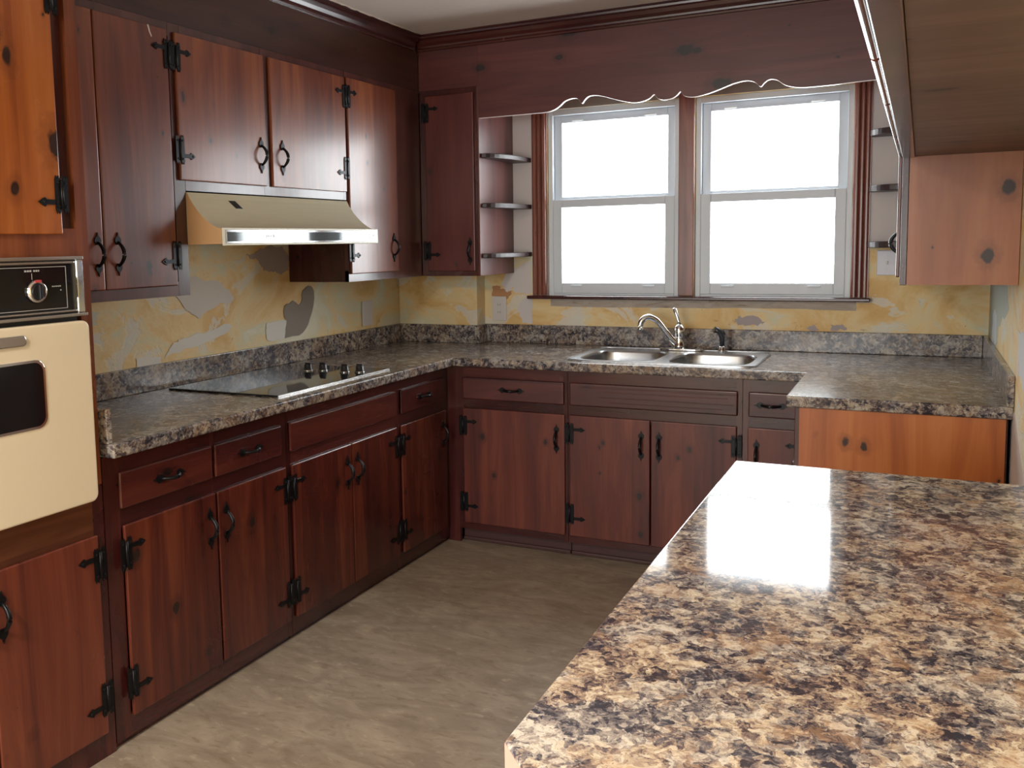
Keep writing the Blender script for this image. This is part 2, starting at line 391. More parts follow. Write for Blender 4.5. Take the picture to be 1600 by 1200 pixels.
patch('paint_patch', wl, ragged([(-1.341, 1.427), (-1.261, 1.442), (-1.185, 1.466), (-1.076, 1.463), (-1.024, 1.406), (-1.035, 1.348), (-1.1, 1.335), (-1.169, 1.35), (-1.221, 1.354), (-1.256, 1.402)], .007), LILAC, 'x', 0, .001, True)
patch('paint_patch', wl, ragged([(-1.86, 1.33), (-1.7, 1.345), (-1.52, 1.32), (-1.43, 1.24), (-1.56, 1.21), (-1.66, 1.17), (-1.73, 1.21)], .012), plain('pale_lilac_wash', (.66, .61, .56), .85), 'x', 0, .0006, True)
patch('paint_patch', wl, ragged([(-2.55, 1.26), (-2.35, 1.27), (-2.18, 1.235), (-2.2, 1.19), (-2.42, 1.175), (-2.56, 1.2)], .012), plain('pale_green_wash', (.60, .62, .50), .85), 'x', 0, .0006, True)
patch('paint_patch', wl, ragged([(-1.86, 1.03), (-1.72, 1.055), (-1.52, 1.09), (-1.45, 1.12), (-1.48, 1.135), (-1.6, 1.115), (-1.75, 1.1), (-1.82, 1.075)], .008), WHITP, 'x', 0, .001, True)
patch('paint_patch', wb, ragged([(.588, 1.229), (.62, 1.30), (.767, 1.36), (.765, 1.184), (.711, 1.184), (.662, 1.189), (.656, 1.218), (.625, 1.189), (.6, 1.212)], .005), LIGHTW, 'y', BW, .001, sgn=-1)
patch('paint_patch', wb, ragged([(.71, 1.15), (.765, 1.173), (.77, 1.02), (.709, 1.019), (.685, 1.093)], .006), LIGHTW, 'y', BW, .001, sgn=-1)
patch('paint_patch', wb, ragged([(.532, 1.217), (.576, 1.223), (.588, 1.206), (.631, 1.206), (.65, 1.184), (.618, 1.150), (.531, 1.166)], .006), ORPNT, 'y', BW, .0008, sgn=-1)
patch('paint_patch', wb, ragged([(1.833, 1.064), (1.86, 1.075), (1.928, 1.08), (1.975, 1.052), (1.929, 1.037), (1.847, 1.033)], .009), LILAC, 'y', BW, .001, sgn=-1)
patch('paint_patch', wb, ragged([(2.16, 1.03), (2.19, 1.045), (2.22, 1.02), (2.19, 1.0)], .006), LILAC, 'y', BW, .001, sgn=-1)
patch('paint_patch', wb, ragged([(2.272, 1.045), (2.315, 1.049), (2.34, 1.026), (2.266, 1.02)], .006), LILAC, 'y', BW, .001, sgn=-1)
patch('plaster_patch', wb, [(.66, 1.405), (.79, 1.405), (.79, 2.3), (.66, 2.3)], LIGHTW, 'y', BW, .002, sgn=-1)
patch('plaster_patch', wb, [(.79, 2.152), (2.39, 2.152), (2.39, 2.3), (.79, 2.3)], GREYP, 'y', BW, .002, sgn=-1)
patch('plaster_patch', wb, [(2.39, 1.425), (2.62, 1.425), (2.62, 2.3), (2.39, 2.3)], LIGHTW, 'y', BW, .002, sgn=-1)
def stained_plaster():
    m, nt, b = newmat('stained_plaster'); g = N(nt, 'ShaderNodeNewGeometry')
    n = noise(nt, mapping(nt, g.outputs['Position'], (1, 1, 4)), 7, 6, .7, .6)
    nt.links.new(ramp(nt, n, [(.3, (.16, .12, .10)), (.42, (.40, .33, .27)), (.6, (.48, .42, .36)), (.75, (.40, .28, .18))]), b.inputs['Base Color'])
    setp(b, Roughness=.8); return m
STAIN = stained_plaster()
patch('plaster_patch', wb, ragged([(.875, 1.16), (2.375, 1.16), (2.375, 1.112), (2.1, 1.118), (1.6, 1.115), (1.2, 1.112), (.875, 1.116)], .002), STAIN, 'y', BW, .002, sgn=-1)
PALE = plain('pale_scraped_paint', (.50, .53, .47), .8)
patch('paint_patch', wr, ragged([(-.149, 1.124), (-.371, 1.148), (-.386, 1.032), (-.122, 1.013)], .02, 4), plain('bluish_white_paint', (.66, .70, .72), .8), 'x', RW, .001, sgn=-1)
patch('paint_patch', wr, ragged([(-1.253, 1.16), (-1.7, 1.18), (-1.7, 1.0), (-1.353, 1.03)], .015), plain('bluish_white_paint_two', (.66, .70, .74), .8), 'x', RW, .001, sgn=-1)
patch('paint_patch', wr, ragged([(.10, 1.29), (-.75, 1.31), (-.9, 1.2), (-.45, 1.10), (-.4, 1.02), (.02, 1.02)], .02), PALE, 'x', RW, .0006, sgn=-1)
patch('plaster_patch', wr, ragged([(-1.05, .90), (-1.3, .905), (-1.566, .80), (-1.75, .70), (-2.1, .5), (-2.1, .0), (-1.05, .0)], .006), LIGHTW, 'x', RW, .002, sgn=-1)

# ------------------------------------------------------------------ windows (white vinyl double-hung) and their wood trim
def window(name, x0, x1, label):
    y = BW + .015; z0, z1 = WZ
    o = tag(MB().box(x0+.002, x0+.028, y, y+.10, z0, z1).box(x1-.028, x1-.002, y, y+.10, z0, z1).box(x0+.028, x1-.028, y, y+.10, z1-.03, z1).box(x0+.028, x1-.028, y, y+.10, z0, z0+.012)
            .build(name, VINYL, base=Vector((x0, y, z0)), bevel=.003), label, None, None, 'structure')
    a, b = x0+.028, x1-.028; zm = 1.662
    def sash(nm, yy, zz0, zz1, sw, rb, rt_):
        s = MB().box(a, a+sw, yy, yy+.03, zz0, zz1).box(b-sw, b, yy, yy+.03, zz0, zz1).box(a+sw, b-sw, yy, yy+.03, zz0, zz0+rb).box(a+sw, b-sw, yy, yy+.03, zz1-rt_, zz1).build(nm, VINYL, o, bevel=.003)
        MB().box(a+sw-.004, b-sw+.004, yy+.012, yy+.016, zz0+rb-.004, zz1-rt_+.004).build('pane', GLASS, s)
        return s
    s2 = sash('upper_sash', y+.031, zm-.012, z1-.03, .042, .045, .038)
    s1 = sash('lower_sash', y+.0005, z0+.012, zm+.018, .048, .055, .042)
    for fx in (.2, .8):
        cx = a + (b-a)*fx
        MB().box(cx-.03, cx+.03, y-.007, y+.0005, z0+.046, z0+.056).build('lift_tab', VINYL, s1, bevel=.002)
        MB().box(cx-.03, cx+.03, y+.024, y+.031, z1-.062, z1-.054).build('tilt_latch', plain('latch_white', (.85, .88, .88), .3) if 'latch_white' not in bpy.data.materials else bpy.data.materials['latch_white'], s2, bevel=.002)
    return o
window('window_1', *WX[0], 'left white double-hung window over the sink')
window('window_2', *WX[1], 'right white double-hung window over the sink')
def casing(name, x0, x1, label, flutes=3):
    z0, z1 = 1.176, 2.30
    pts = [(x0, BW), (x0, BW-.012), (x0+.004, BW-.016)]
    w = (x1-x0-.008)
    for i in range(flutes):
        a = x0+.004+w*i/flutes; q = w/flutes
        pts += [(a+q*.12, BW-.018), (a+q*.35, BW-.022), (a+q*.65, BW-.022), (a+q*.88, BW-.018), (a+q, BW-.012)]
    pts += [(x1, BW-.012), (x1, BW)]
    structure(name, MB().prism(pts, 'z', z0, z1), CASV, base=(x0, BW, z0), label=label)
CASV = wood('casing_pine', (.13, .040, .03), (.23, .075, .05), (.33, .13, .09), rough=.35, knot_amt=.2)
casing('trim_2', .777, .860, 'fluted reddish wood casing left of the windows')
casing('trim_3', 2.349, 2.424, 'fluted reddish wood casing right of the windows')
structure('trim_4', MB().box(1.557, 1.633, BW-.02, BW-.0005, 1.176, 2.30), CASV, base=(1.595, BW, 1.176), bevel=.004, label='flat wood mullion post between the two windows')
structure('trim_5', MB().box(.757, 2.436, BW-.055, BW+.02, 1.156, 1.174), DRKV, base=(1.6, BW, 1.156), bevel=.005, label='dark wooden window stool under both windows')

# ------------------------------------------------------------------ hardware templates (outward = +x, up = z)
def handle_mesh():
    mb = MB()
    for s in (1, -1):                       # flared leaf ends
        L = [(0, .070), (.0035, .058), (.011, .051), (.0135, .043), (.010, .035), (.006, .030)]
        pts = [(a, s*b) for a, b in L] + [(-a, s*b) for a, b in L[::-1] if a > 0]
        mb.prism(pts, 'x', .0005, .005)
    n = 14; path = []; rad = []
    for i in range(n+1):
        t = i/n; z = .038 - .076*t; path.append((.003 + .027*math.sin(math.pi*t)**.75, 0, z)); rad.append(.0046+.0022*math.sin(math.pi*t))
    mb.tube(path, rad, 8)
    return mb.mesh('handle')
def hinge_mesh(up=1):                        # door side is +y; arm near the far end
    mb = MB()
    def leaf(y0, y1):
        m = (y0+y1)/2; w = (y1-y0)/2
        pts = [(m-w, -.036), (m-w*.5, -.045), (m, -.038), (m+w*.5, -.045), (m+w, -.036), (m+w, .036), (m+w*.5, .045), (m, .038), (m-w*.5, .045), (m-w, .036)]
        mb.prism(pts, 'x', .0005, .0035)
    leaf(-.019, -.004); leaf(.004, .019)
    mb.tube([(.004, 0, -.034), (.004, 0, .034)], .0042, 8)
    z = .018*up
    mb.prism([(.017, z-.006), (.045, z-.006), (.049, z-.011), (.056, z-.008), (.068, z), (.056, z+.008), (.049, z+.011), (.045, z+.006), (.017, z+.006)], 'x', .0005, .0035)
    for y, zz in ((-.011, .028), (-.011, -.028), (.011, .028), (.011, -.028), (.056, z)): mb.lathe([(.0032, 0), (.0032, .0012), (.0015, .002)], (.0035, y, zz), 'x', 8)
    for v in mb.bm.verts: v.co.y *= 1.12; v.co.z *= 1.12
    return mb.mesh('hinge')
HM = handle_mesh(); HM.materials.append(IRON)
HG = {1: hinge_mesh(1), -1: hinge_mesh(-1)}
for h in HG.values(): h.materials.append(IRON)
ROT = {'+x': 0, '-y': -math.pi/2, '-x': math.pi}
def attach(name, me, parent, pos, face, roll=0., flip=False):
    o = bpy.data.objects.new(name, me); COL.objects.link(o); o.parent = parent
    b = Vector(root_of(parent)['_b']); o.location = Vector(pos) - b
    m = Matrix.Rotation(ROT[face], 4, 'Z') @ Matrix.Rotation(roll, 4, 'X')
    o.rotation_euler = m.to_euler()
    return o
DT = .012                                    # how far doors stand proud of the frame

def front(par, name, face, a0, a1, z0, z1, plane, mat, left=False, handle=None, hinge=None, hz=None, hv=None, bevel=.004, groove=False):
    """door or drawer front on a face plane; a = coordinate along the face"""
    if face == '+x': mb = MB(left).box(plane, plane+DT, a0, a1, z0, z1)
    elif face == '-x': mb = MB(left).box(plane-DT, plane, a0, a1, z0, z1)
    else: mb = MB(left).box(a0, a1, plane-DT, plane, z0, z1)
    d = mb.build(name, mat, par, bevel=bevel, seg=3)
    def pt(a, z, off=DT):
        p = {'+x': (plane+off, a, z), '-x': (plane-off, a, z), '-y': (a, plane-off, z)}[face]
        return skew(p) if left else Vector(p)
    if handle is not None:
        if hv == 'h': attach('handle', HM, d, pt(handle, (z0+z1)/2), face, math.pi/2)
        else: attach('handle', HM, d, pt(handle, hz), face)
    if hinge:
        a, dirn = (a0, 1) if hinge == 'lo' else (a1, -1)
        zt, zb = z1-.085, z0+.105
        for z, u in ((zt, 1), (zb, -1)):
            o = attach('hinge', HG[u], d, pt(a, z), face)
            # template has the door on +y; on the -y face, template +y maps to +x
            want = dirn if face != '-x' else -dirn
            if want < 0:
                o.rotation_euler = (Matrix.Rotation(ROT[face], 4, 'Z') @ Matrix.Rotation(math.pi, 4, 'X')).to_euler()
                o.data = HG[-u]
    return d

# ------------------------------------------------------------------ tall oven cabinet (left foreground)
FXL = .610
oc = thing('oven_cabinet', (.3, -3.15, 0), 'tall built-in pine oven cabinet at the left edge, orange door above the oven', 'cabinet', 'built-in kitchen cabinets')
MB(True).box(.003, FXL-.02, -3.54, -2.762, .0, CZ-.004).build('body', DRKV, oc)
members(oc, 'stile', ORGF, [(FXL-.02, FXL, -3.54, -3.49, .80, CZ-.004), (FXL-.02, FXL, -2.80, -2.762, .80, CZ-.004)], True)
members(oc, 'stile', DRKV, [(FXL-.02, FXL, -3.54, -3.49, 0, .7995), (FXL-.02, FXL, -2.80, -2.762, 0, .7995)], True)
members(oc, 'rail', ORGF, [(FXL-.02, FXL-.0003, -3.49, -2.80, a, b_) for a, b_ in ((2.19, CZ-.004), (1.446, 1.52))], True)
members(oc, 'rail', wood('brown_rail_pine', (.06, .018, .010), (.11, .035, .016), (.16, .06, .028), axis='y'), [(FXL-.02, FXL-.0003, -3.49, -2.80, .645, .775)], True)
members(oc, 'rail', DRKV, [(FXL-.02, FXL-.0003, -3.49, -2.80, 0, .09)], True)
front(oc, 'door', '+x', -3.145, -2.853, 1.504, 2.21, FXL, ORGV, True, hinge='hi')
front(oc, 'door', '+x', -3.45, -3.152, 1.504, 2.21, FXL, ORGV, True, hinge='lo', handle=-3.19, hz=1.62)
LOWV = wood('oven_cabinet_lower_door_pine', (.09, .018, .012), (.16, .036, .019), (.24, .066, .031), knots=[(.61, -3.047, .19, .012), (.61, -3.126, .176, .008), (.61, -2.957, .636, .007), (.61, -2.93, .618, .005)], knot_amt=.3)
front(oc, 'door', '+x', -3.142, -2.795, .075, .66, FXL, LOWV, True, handle=-3.115, hz=.54, hinge='hi')
front(oc, 'door', '+x', -3.49, -3.148, .075, .66, FXL, LOWV, True, handle=-3.18, hz=.54, hinge='lo')

# ------------------------------------------------------------------ wall oven
ov = thing('wall_oven', (.61, -3.15, .77), 'built-in wall oven with cream door and black control panel, lower left', 'oven')
x = FXL
def rrect(y0, y1, z0, z1, r, n=6):
    pts = []
    for cy, cz, a0 in ((y1-r, z1-r, 0), (y0+r, z1-r, 90), (y0+r, z0+r, 180), (y1-r, z0+r, 270)):
        for k in range(n+1):
            t = math.radians(a0+90*k/n); pts.append((cy+r*math.cos(t), cz+r*math.sin(t)))
    return pts
MB(True).box(x-.02, x+.012, -3.485, -2.825, .78, 1.288).build('oven_body', BLKPL, ov)
MB(True).prism(rrect(-3.49, -2.812, .77, 1.272, .022), 'x', x+.014, x+.045).build('oven_door', CREAM, ov, bevel=.006, seg=3)
od = [o for o in ov.children if o.name.startswith('oven_door')][0]
MB(True).prism(rrect(-3.345, -2.967, 1.005, 1.184, .03), 'x', x+.0445, x+.0475).build('window_trim', CHROME, od, bevel=.001)
MB(True).prism(rrect(-3.338, -2.974, 1.012, 1.177, .026), 'x', x+.047, x+.0485).build('oven_window', BLACK, od)
MB(True).prism(rrect(-3.30, -3.02, 1.222, 1.250, .012), 'x', x+.0445, x+.052).build('handle', BRUSHED, od, bevel=.003)
pn = MB(True).box(x, x+.026, -3.49, -2.815, 1.286, 1.446).build('control_panel', BLKPL, ov, bevel=.002)
PX = x+.026
MB(True).box(PX, PX+.012, -3.49, -2.815, 1.436, 1.446).box(PX, PX+.006, -3.485, -2.84, 1.426, 1.434).build('top_trim', BRUSHED, pn, bevel=.002)
MB(True).box(PX, PX+.012, -3.49, -2.808, 1.284, 1.293).box(PX, PX+.007, -3.485, -2.84, 1.297, 1.303).build('bottom_trim', BRUSHED, pn, bevel=.002)
MB(True).box(PX-.004, PX+.010, -2.838, -2.815, 1.293, 1.436).build('end_trim', CHROME, pn, bevel=.003)
MB(True).box(PX, PX+.003, -3.48, -2.852, 1.304, 1.426).build('glass_panel', BLACK, pn)
g = PX+.003
MB(True).box(g, g+.0006, -3.47, -2.868, 1.4185, 1.4200).box(g, g+.0006, -3.47, -2.868, 1.3085, 1.3100).box(g, g+.0006, -2.8695, -2.868, 1.31, 1.4185).build('printed_border', MARK, pn)
mk = MB(True)
for y0, y1 in ((-2.997, -2.991), (-2.989, -2.984), (-2.982, -2.976), (-2.970, -2.965), (-2.963, -2.958), (-2.956, -2.952)): mk.box(g, g+.0006, y0, y1, 1.408, 1.4125)
mk.box(g, g+.0006, -2.976, -2.9748, 1.388, 1.404)
for k in range(5): mk.box(g, g+.0006, -2.915+k*.006, -2.911+k*.006, 1.3665, 1.3695)
mk.box(g, g+.0006, -2.889, -2.886, 1.356, 1.359); mk.build('printed_marks', MARK, pn)['kind'] = 'stuff'
kc = (g, -2.966, 1.357)
kn = MB(True).lathe([(.030, 0), (.030, .004), (.026, .012), (.0225, .012), (.021, .010)], kc, 'x', 32).build('knob', CHROME, pn)
MB(True).lathe([(.0212, .0102), (.0205, .013), (.019, .014)], kc, 'x', 28).box(g+.013, g+.022, -2.9705, -2.9615, 1.339, 1.375).build('knob_grip', BLKPL, kn, bevel=.001)
MB(True).prism([(-2.966+.0305*math.cos(t), 1.357+.0305*math.sin(t)) for t in [math.radians(70+6*i) for i in range(8)]] + [(-2.966+.024*math.cos(t), 1.357+.024*math.sin(t)) for t in [math.radians(112-6*i) for i in range(8)]], 'x', g+.010, g+.0128).build('knob_mark', REDMK, kn)

# ------------------------------------------------------------------ base cabinets
FR = 'built-in kitchen cabinets'
def base_left(label, y0, y1, stiles, drawers, doors, drawer_rail=True):
    t = thing('base_cabinet', (.3, (y0+y1)/2, 0), label, 'cabinet', FR)
    MB(True).box(.02, FXL-.02, y0+.001, y1-.001, .02, .872).build('body', DRKV, t)
    members(t, 'stile', DRKV, [(FXL-.02, FXL, a, b, .02, .872) for a, b in stiles], True)
    members(t, 'rail', REDY, [(FXL-.02, FXL-.0005, y0+.001, y1-.001, a, b) for a, b in ((.81, .872), (.65, .72), (.02, .09))], True)
    MB(True).box(.02, FXL-.015, y0+.001, y1-.001, 0, .02).build('toe_kick', DRKV, t)
    for (a, b, h) in drawers: front(t, 'drawer', '+x', a, b, .71, .82, FXL, REDYB, True, handle=((a+b)/2 if h else None), hv='h', bevel=.006)
    for (a, b, hg) in doors:
        hh = None if hg is None else (b-.035 if hg == 'lo' else a+.035)
        front(t, 'door', '+x', a, b, .08, .66, FXL, REDV, True, handle=hh, hz=.55, hinge=hg)
    return t
REDYB = wood('red_pine_drawer_y', (.04, .007, .007), (.075, .014, .011), (.12, .028, .018), axis='y')
REDXB = wood('red_pine_drawer_x', (.04, .007, .008), (.075, .015, .013), (.13, .030, .019), axis='x', rough=.4, coat=.15, knots=[(1.313, -.635, .808, .012)])
base_left('dark red base cabinet beside the oven, two drawers over two doors', -2.758, -1.906, [(-2.758, -2.70), (-2.31, -2.29), (-1.93, -1.906)],
          [(-2.705, -2.312, 1), (-2.298, -1.942, 1)], [(-2.697, -2.303, 'lo'), (-2.294, -1.922, 'hi')])
base_left('dark red base cabinet under the cooktop, one wide plain drawer front over two doors', -1.904, -1.096, [(-1.904, -1.88), (-1.12, -1.096)],
          [(-1.89, -1.125, 0)], [(-1.884, -1.489, 'lo'), (-1.483, -1.120, 'hi')])
base_left('narrow dark base cabinet in the inner corner at the end of the left run', -1.094, -.612, [(-1.094, -1.08), (-.66, -.612)],
          [(-1.076, -.66, 1)], [(-1.078, -.655, 'lo')])
FYB = -.610
TOE = plain('toe_kick_paint', (.06, .022, .02), .5)
def base_back(label, x0, x1, stiles, drawers, doors):
    t = thing('base_cabinet', ((x0+x1)/2, -.3, 0), label, 'cabinet', FR)
    MB().box(x0+.001, x1-.001, FYB+.02, .08, .072, .872 if not (1.2 < x0 < 1.3) else .70).build('body', DRKV, t)
    members(t, 'stile', DRKV, [(a, b, FYB, FYB+.02, .07, .872) for a, b in stiles])
    members(t, 'rail', REDX, [(x0+.001, x1-.001, FYB+.0005, FYB+.02, a, b) for a, b in ((.81, .872), (.65, .72), (.07, .115))])
    MB().box(x0+.001, x1-.001, -.565, -.54, 0, .072).build('toe_kick', TOE, t)
    MB().box(x0+.001, x1-.001, -.577, -.5655, 0, .018).build('shoe_molding', TOE, t, bevel=.004)
    for (a, b, h) in drawers: front(t, 'drawer', '-y', a, b, .715, .82, FYB, REDXB, handle=(h or None), hv='h', bevel=.006)
    for (a, b, hg) in doors:
        hh = b-.038 if hg == 'lo' else a+.036
        front(t, 'door', '-y', a, b, .104, .67, FYB, REDV2, handle=hh, hz=.555, hinge=hg)
    return t
REDV2 = wood('red_pine_back_doors', (.05, .008, .007), (.11, .021, .013), (.20, .048, .021), knot_amt=.6, rough=.42, coat=.1,
             knots=[(.793, -.62, .536, .012), (.851, -.62, .352, .009), (1.115, -.62, .535, .009), (1.556, -.62, .326, .012), (1.562, -.62, .152, .010), (1.773, -.62, .555, .009), (1.39, -.62, .554, .008)])
base_back('dark red base cabinet left of the sink, one drawer over one wide door', .662, 1.219, [(.662, .692), (1.20, 1.219)], [(.690, 1.204, .944)], [(.692, 1.207, 'lo')])
members(bpy.data.objects['base_cabinet.003'], 'stile', DRKV, [(.585, .662, FYB, FYB+.02, 0, .872)])
sb = base_back('dark red sink base cabinet, long grooved false front over two doors', 1.221, 1.989, [(1.221, 1.235), (1.965, 1.989)], [(1.231, 1.971, 0)], [(1.230, 1.601, 'lo'), (1.606, 1.968, 'hi')])
for z, a, b in ((.803, 1.29, 1.968), (.785, 1.40, 1.93), (.760, 1.37, 1.955), (.738, 1.42, 1.91)):
    MB().box(a, b, FYB-DT-.0025, FYB-DT, z-.002, z+.002).build('bead', REDXB, sb, bevel=.0012)
base_back('narrow dark base cabinet right of the sink with a small drawer', 1.991, 2.255, [(1.991, 2.016), (2.235, 2.255)], [(2.014, 2.236, 2.105)], [(2.013, 2.236, 'hi')])
rc = thing('base_cabinet', (2.58, -.9, 0), 'return base cabinet against the right wall with bare orange pine end panel', 'cabinet', FR)
MB().box(2.262, 2.895, -1.20, .08, .0, .872).build('body', DRKV, rc)
members(rc, 'stile', DRKV, [(2.262, 2.29, -1.222, -1.20, 0, .872), (2.865, 2.895, -1.222, -1.20, 0, .872)], bevel=.002)
MB().box(2.278, 2.889, -1.228, -1.202, 0.0, .872).build('end_panel', ENDV, rc)
for a0, a1, hg in ((-1.18, -.90, 'lo'), (-.89, -.66, 'hi')):
    front(rc, 'door', '-x', a0, a1, .09, .67, 2.262, REDV)

# ------------------------------------------------------------------ countertop in a U with upstands
ct = thing('countertop', (1.4, -.3, .874), 'U-shaped brown granite-look laminate countertop with upstand along the walls', 'countertop')
SX0, SX1, SY0, SY1 = 1.215, 2.005, -.545, -.045
xs = [.002, .656, SX0, SX1, 2.235, RW-.001]; ys = [-2.759, -1.242, -.640, SY0, SY1, 0, BW-.002]
def inct(x, y):
    if SX0 < x < SX1 and SY0 < y < SY1: return False
    if y > 0 and x < .49: return False
    return x < .656 or y > -.64 or (x > 2.235 and y > -1.242)
xs.insert(1, .489)
mb = MB().cells(xs, ys, inct, .874, .914)
for v in mb.bm.verts:
    if v.co.x < .7: v.co.x += .009*min(v.co.y+.64, 0) + (.0 if v.co.x > .1 else 0)
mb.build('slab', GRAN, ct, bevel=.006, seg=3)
H = 1.013
MB(True).box(.001, .020, -2.759, -.020, .9145, H).build('backsplash', GRAN, ct, bevel=.0025)
MB().box(.001, .487, -.020, -.001, .9145, H).box(.488, .507, -.0205, BW-.021, .9145, H).build('backsplash', GRAN, ct, bevel=.0025)
MB().box(.488, RW-.021, BW-.020, BW-.001, .9145, H).build('backsplash', GRAN, ct, bevel=.0025)
MB().box(RW-.020, RW-.001, -1.242, BW-.001, .9145, H).build('backsplash', GRAN, ct, bevel=.0025)
MB(True).box(.022, .640, -2.759, -2.741, .9145, H).build('side_splash', GRAN, ct, bevel=.0025)

# ------------------------------------------------------------------ upper cabinets
FU = .334; UB, UT = 1.295, 2.235
UPV = wood('upper_pine', (.10, .020, .010), (.19, .044, .017), (.32, .095, .030), rough=.32, coat=.6, crough=.20, knots=[(.345, -1.916, 1.977, .009), (.345, -2.27, 1.40, .026)], knot_amt=.7)
def frame_left(t, y0, y1, z0, z1, stiles, rails):
    members(t, 'stile', UPF, [(FU-.02, FU, a, b, z0, z1) for a, b in stiles], True)
    members(t, 'rail', UPF, [(FU-.02, FU-.0005, y0, y1, a, b) for a, b in rails], True)
UPF = wood('upper_frame_pine', (.05, .012, .011), (.085, .022, .018), (.13, .038, .027), rough=.3, coat=.7, knot_amt=.3)
ua = thing('upper_cabinet', (.17, -2.4, UB), 'two-door upper cabinet on the left wall between the oven cabinet and range hood', 'cabinet', FR)
MB(True).box(.003, FU-.02, -2.759, -2.066, UB, UT).build('body', UPF, ua)
frame_left(ua, -2.759, -2.066, UB, UT, [(-2.759, -2.745), (-2.12, -2.066)], [(UB, 1.345), (2.19, UT)])
front(ua, 'door', '+x', -2.755, -2.462, 1.332, 2.208, FU, UPV, True, handle=-2.488, hz=1.447)
front(ua, 'door', '+x', -2.456, -2.135, 1.332, 2.208, FU, UPV, True, handle=-2.405, hz=1.447, hinge='hi')
uh = thing('upper_cabinet', (.17, -1.55, 1.66), 'short two-door upper cabinet directly over the range hood', 'cabinet', FR)
MB(True).box(.003, FU-.02, -2.064, -1.032, 1.668, UT).build('body', UPF, uh)
frame_left(uh, -2.064, -1.032, 1.665, UT, [(-2.064, -2.050), (-1.618, -1.570), (-1.05, -1.032)], [(1.665, 1.712), (2.19, UT)])
front(uh, 'door', '+x', -2.098, -1.613, 1.700, 2.206, FU, UPV, True, handle=-1.648, hz=1.818, hinge='lo')
front(uh, 'door', '+x', -1.576, -1.040, 1.700, 2.206, FU, UPV, True, handle=-1.512, hz=1.818, hinge='hi')
uc = thing('upper_cabinet', (.17, -.6, UB), 'corner upper cabinet right of the range hood with one tall narrow door', 'cabinet', FR)
MB(True).box(.003, FU-.02, -1.030, -.005, UB, UT).build('body', DRKV, uc)
frame_left(uc, -1.030, -.336, UB, UT, [(-1.030, -1.00), (-.62, -.336)], [(UB, 1.345), (2.19, UT)])
front(uc, 'door', '+x', -1.020, -.592, 1.330, 2.21, FU, UPV, True, handle=-.640, hz=1.447, hinge='lo')
ub = thing('upper_cabinet', (.5, -.15, UB), 'dark upper cabinet on the back wall just left of the windows', 'cabinet', FR)
MB().box(FU+.001, .655, -.314, -.004, UB, UT).box(.492, .655, -.004, BW-.003, UB, UT).build('body', DRKV, ub)
members(ub, 'stile', DRKV, [(FU+.0005, .375, -.334, -.314, UB, UT), (.636, .655, -.334, -.314, UB, UT)])
members(ub, 'rail', DRKV, [(.375, .636, -.3335, -.314, UB, 1.345), (.375, .636, -.3335, -.314, 2.19, UT)])
UPB = wood('back_upper_door_pine', (.055, .009, .009), (.10, .017, .014), (.15, .03, .02), rough=.4, coat=.2)
front(ub, 'door', '-y', .371, .641, 1.320, 2.207, -.334, UPB, handle=.615, hz=1.42, hinge='lo')
MB().box(.655, .6655, -.334, BW-.003, UB, UT).build('end_panel', wood('satin_end_panel', (.07, .02, .018), (.12, .035, .03), (.17, .06, .05), rough=.32, coat=.2, knot_amt=.2), ub, bevel=.0015)
MB(True).prism([(-2.226, 2.206), (-2.219, 2.207), (-2.213, 2.185), (-2.206, 2.172), (-2.209, 2.168), (-2.218, 2.183)], 'x', FU+DT, FU+DT+.0006).build('paint_chip', PLATE, ua)
# right wall
FRX = 2.575
ur = thing('upper_cabinet', (2.74, -.6, UB), 'tall upper cabinet on the right wall showing its orange pine end', 'cabinet', FR)
MB().box(FRX+.02, RW-.003, -1.20, BW-.003, UB, UT).build('body', DRKV, ur)
members(ur, 'stile', DRKV, [(FRX, FRX+.02, -1.222, -1.16, UB, UT), (FRX, FRX+.02, -.20, BW-.003, UB, UT)], bevel=.002)
members(ur, 'rail', DRKV, [(FRX+.0004, FRX+.02, -1.16, -.2, UB, 1.345), (FRX+.0004, FRX+.02, -1.16, -.2, 2.19, UT)])
MB().box(FRX+.0205, RW-.002, -1.221, -1.20, UB+.001, UT).build('end_panel', ENDU, ur)
front(ur, 'door', '-x', -1.20, -.70, 1.32, 2.21, FRX, REDV, handle=-.74, hz=1.43)
front(ur, 'door', '-x', -.69, -.20, 1.32, 2.21, FRX, REDV, handle=-.65, hz=1.43)
us = thing('upper_cabinet', (2.74, -2.4, 1.704), 'short deep-brown overhead cabinet at top right, seen from below', 'cabinet', FR)
MB().box(FRX+.036, RW-.003, -3.60, -1.2235, 1.708, UT).build('body', BOTX, us)
members(us, 'rail', DRKV, [(FRX, FRX+.035, -3.60, -1.2235, 1.704, 1.74), (FRX, FRX+.035, -3.60, -1.2235, 2.19, UT)], bevel=.002)
members(us, 'stile', DRKV, [(FRX+.001, FRX+.034, a, a+.03, 1.74, 2.19) for a in (-3.60, -3.14, -2.63, -1.92, -1.255)])
for a0, a1 in ((-3.595, -3.130), (-3.122, -2.614), (-2.606, -1.94), (-1.932, -1.245)):
    front(us, 'door', '-x', a0, a1, 1.706, 2.21, FRX, REDV, bevel=.005)

# ------------------------------------------------------------------ fascia boards, valance and crown
TP = CZ-.001
FASY = wood('fascia_pine_y', (.03, .010, .009), (.055, .018, .013), (.09, .032, .02), axis='y', rough=.3, knots=[(.334, -1.815, 2.30, .016), (.334, -1.538, 2.318, .02)], knot_amt=.5)
structure('trim_6', MB(True).box(FU-.02, FU, -2.759, -.336, UT+.0005, TP), FASY, base=(.3, -1.5, UT), label='dark pine fascia board above the left upper cabinets')
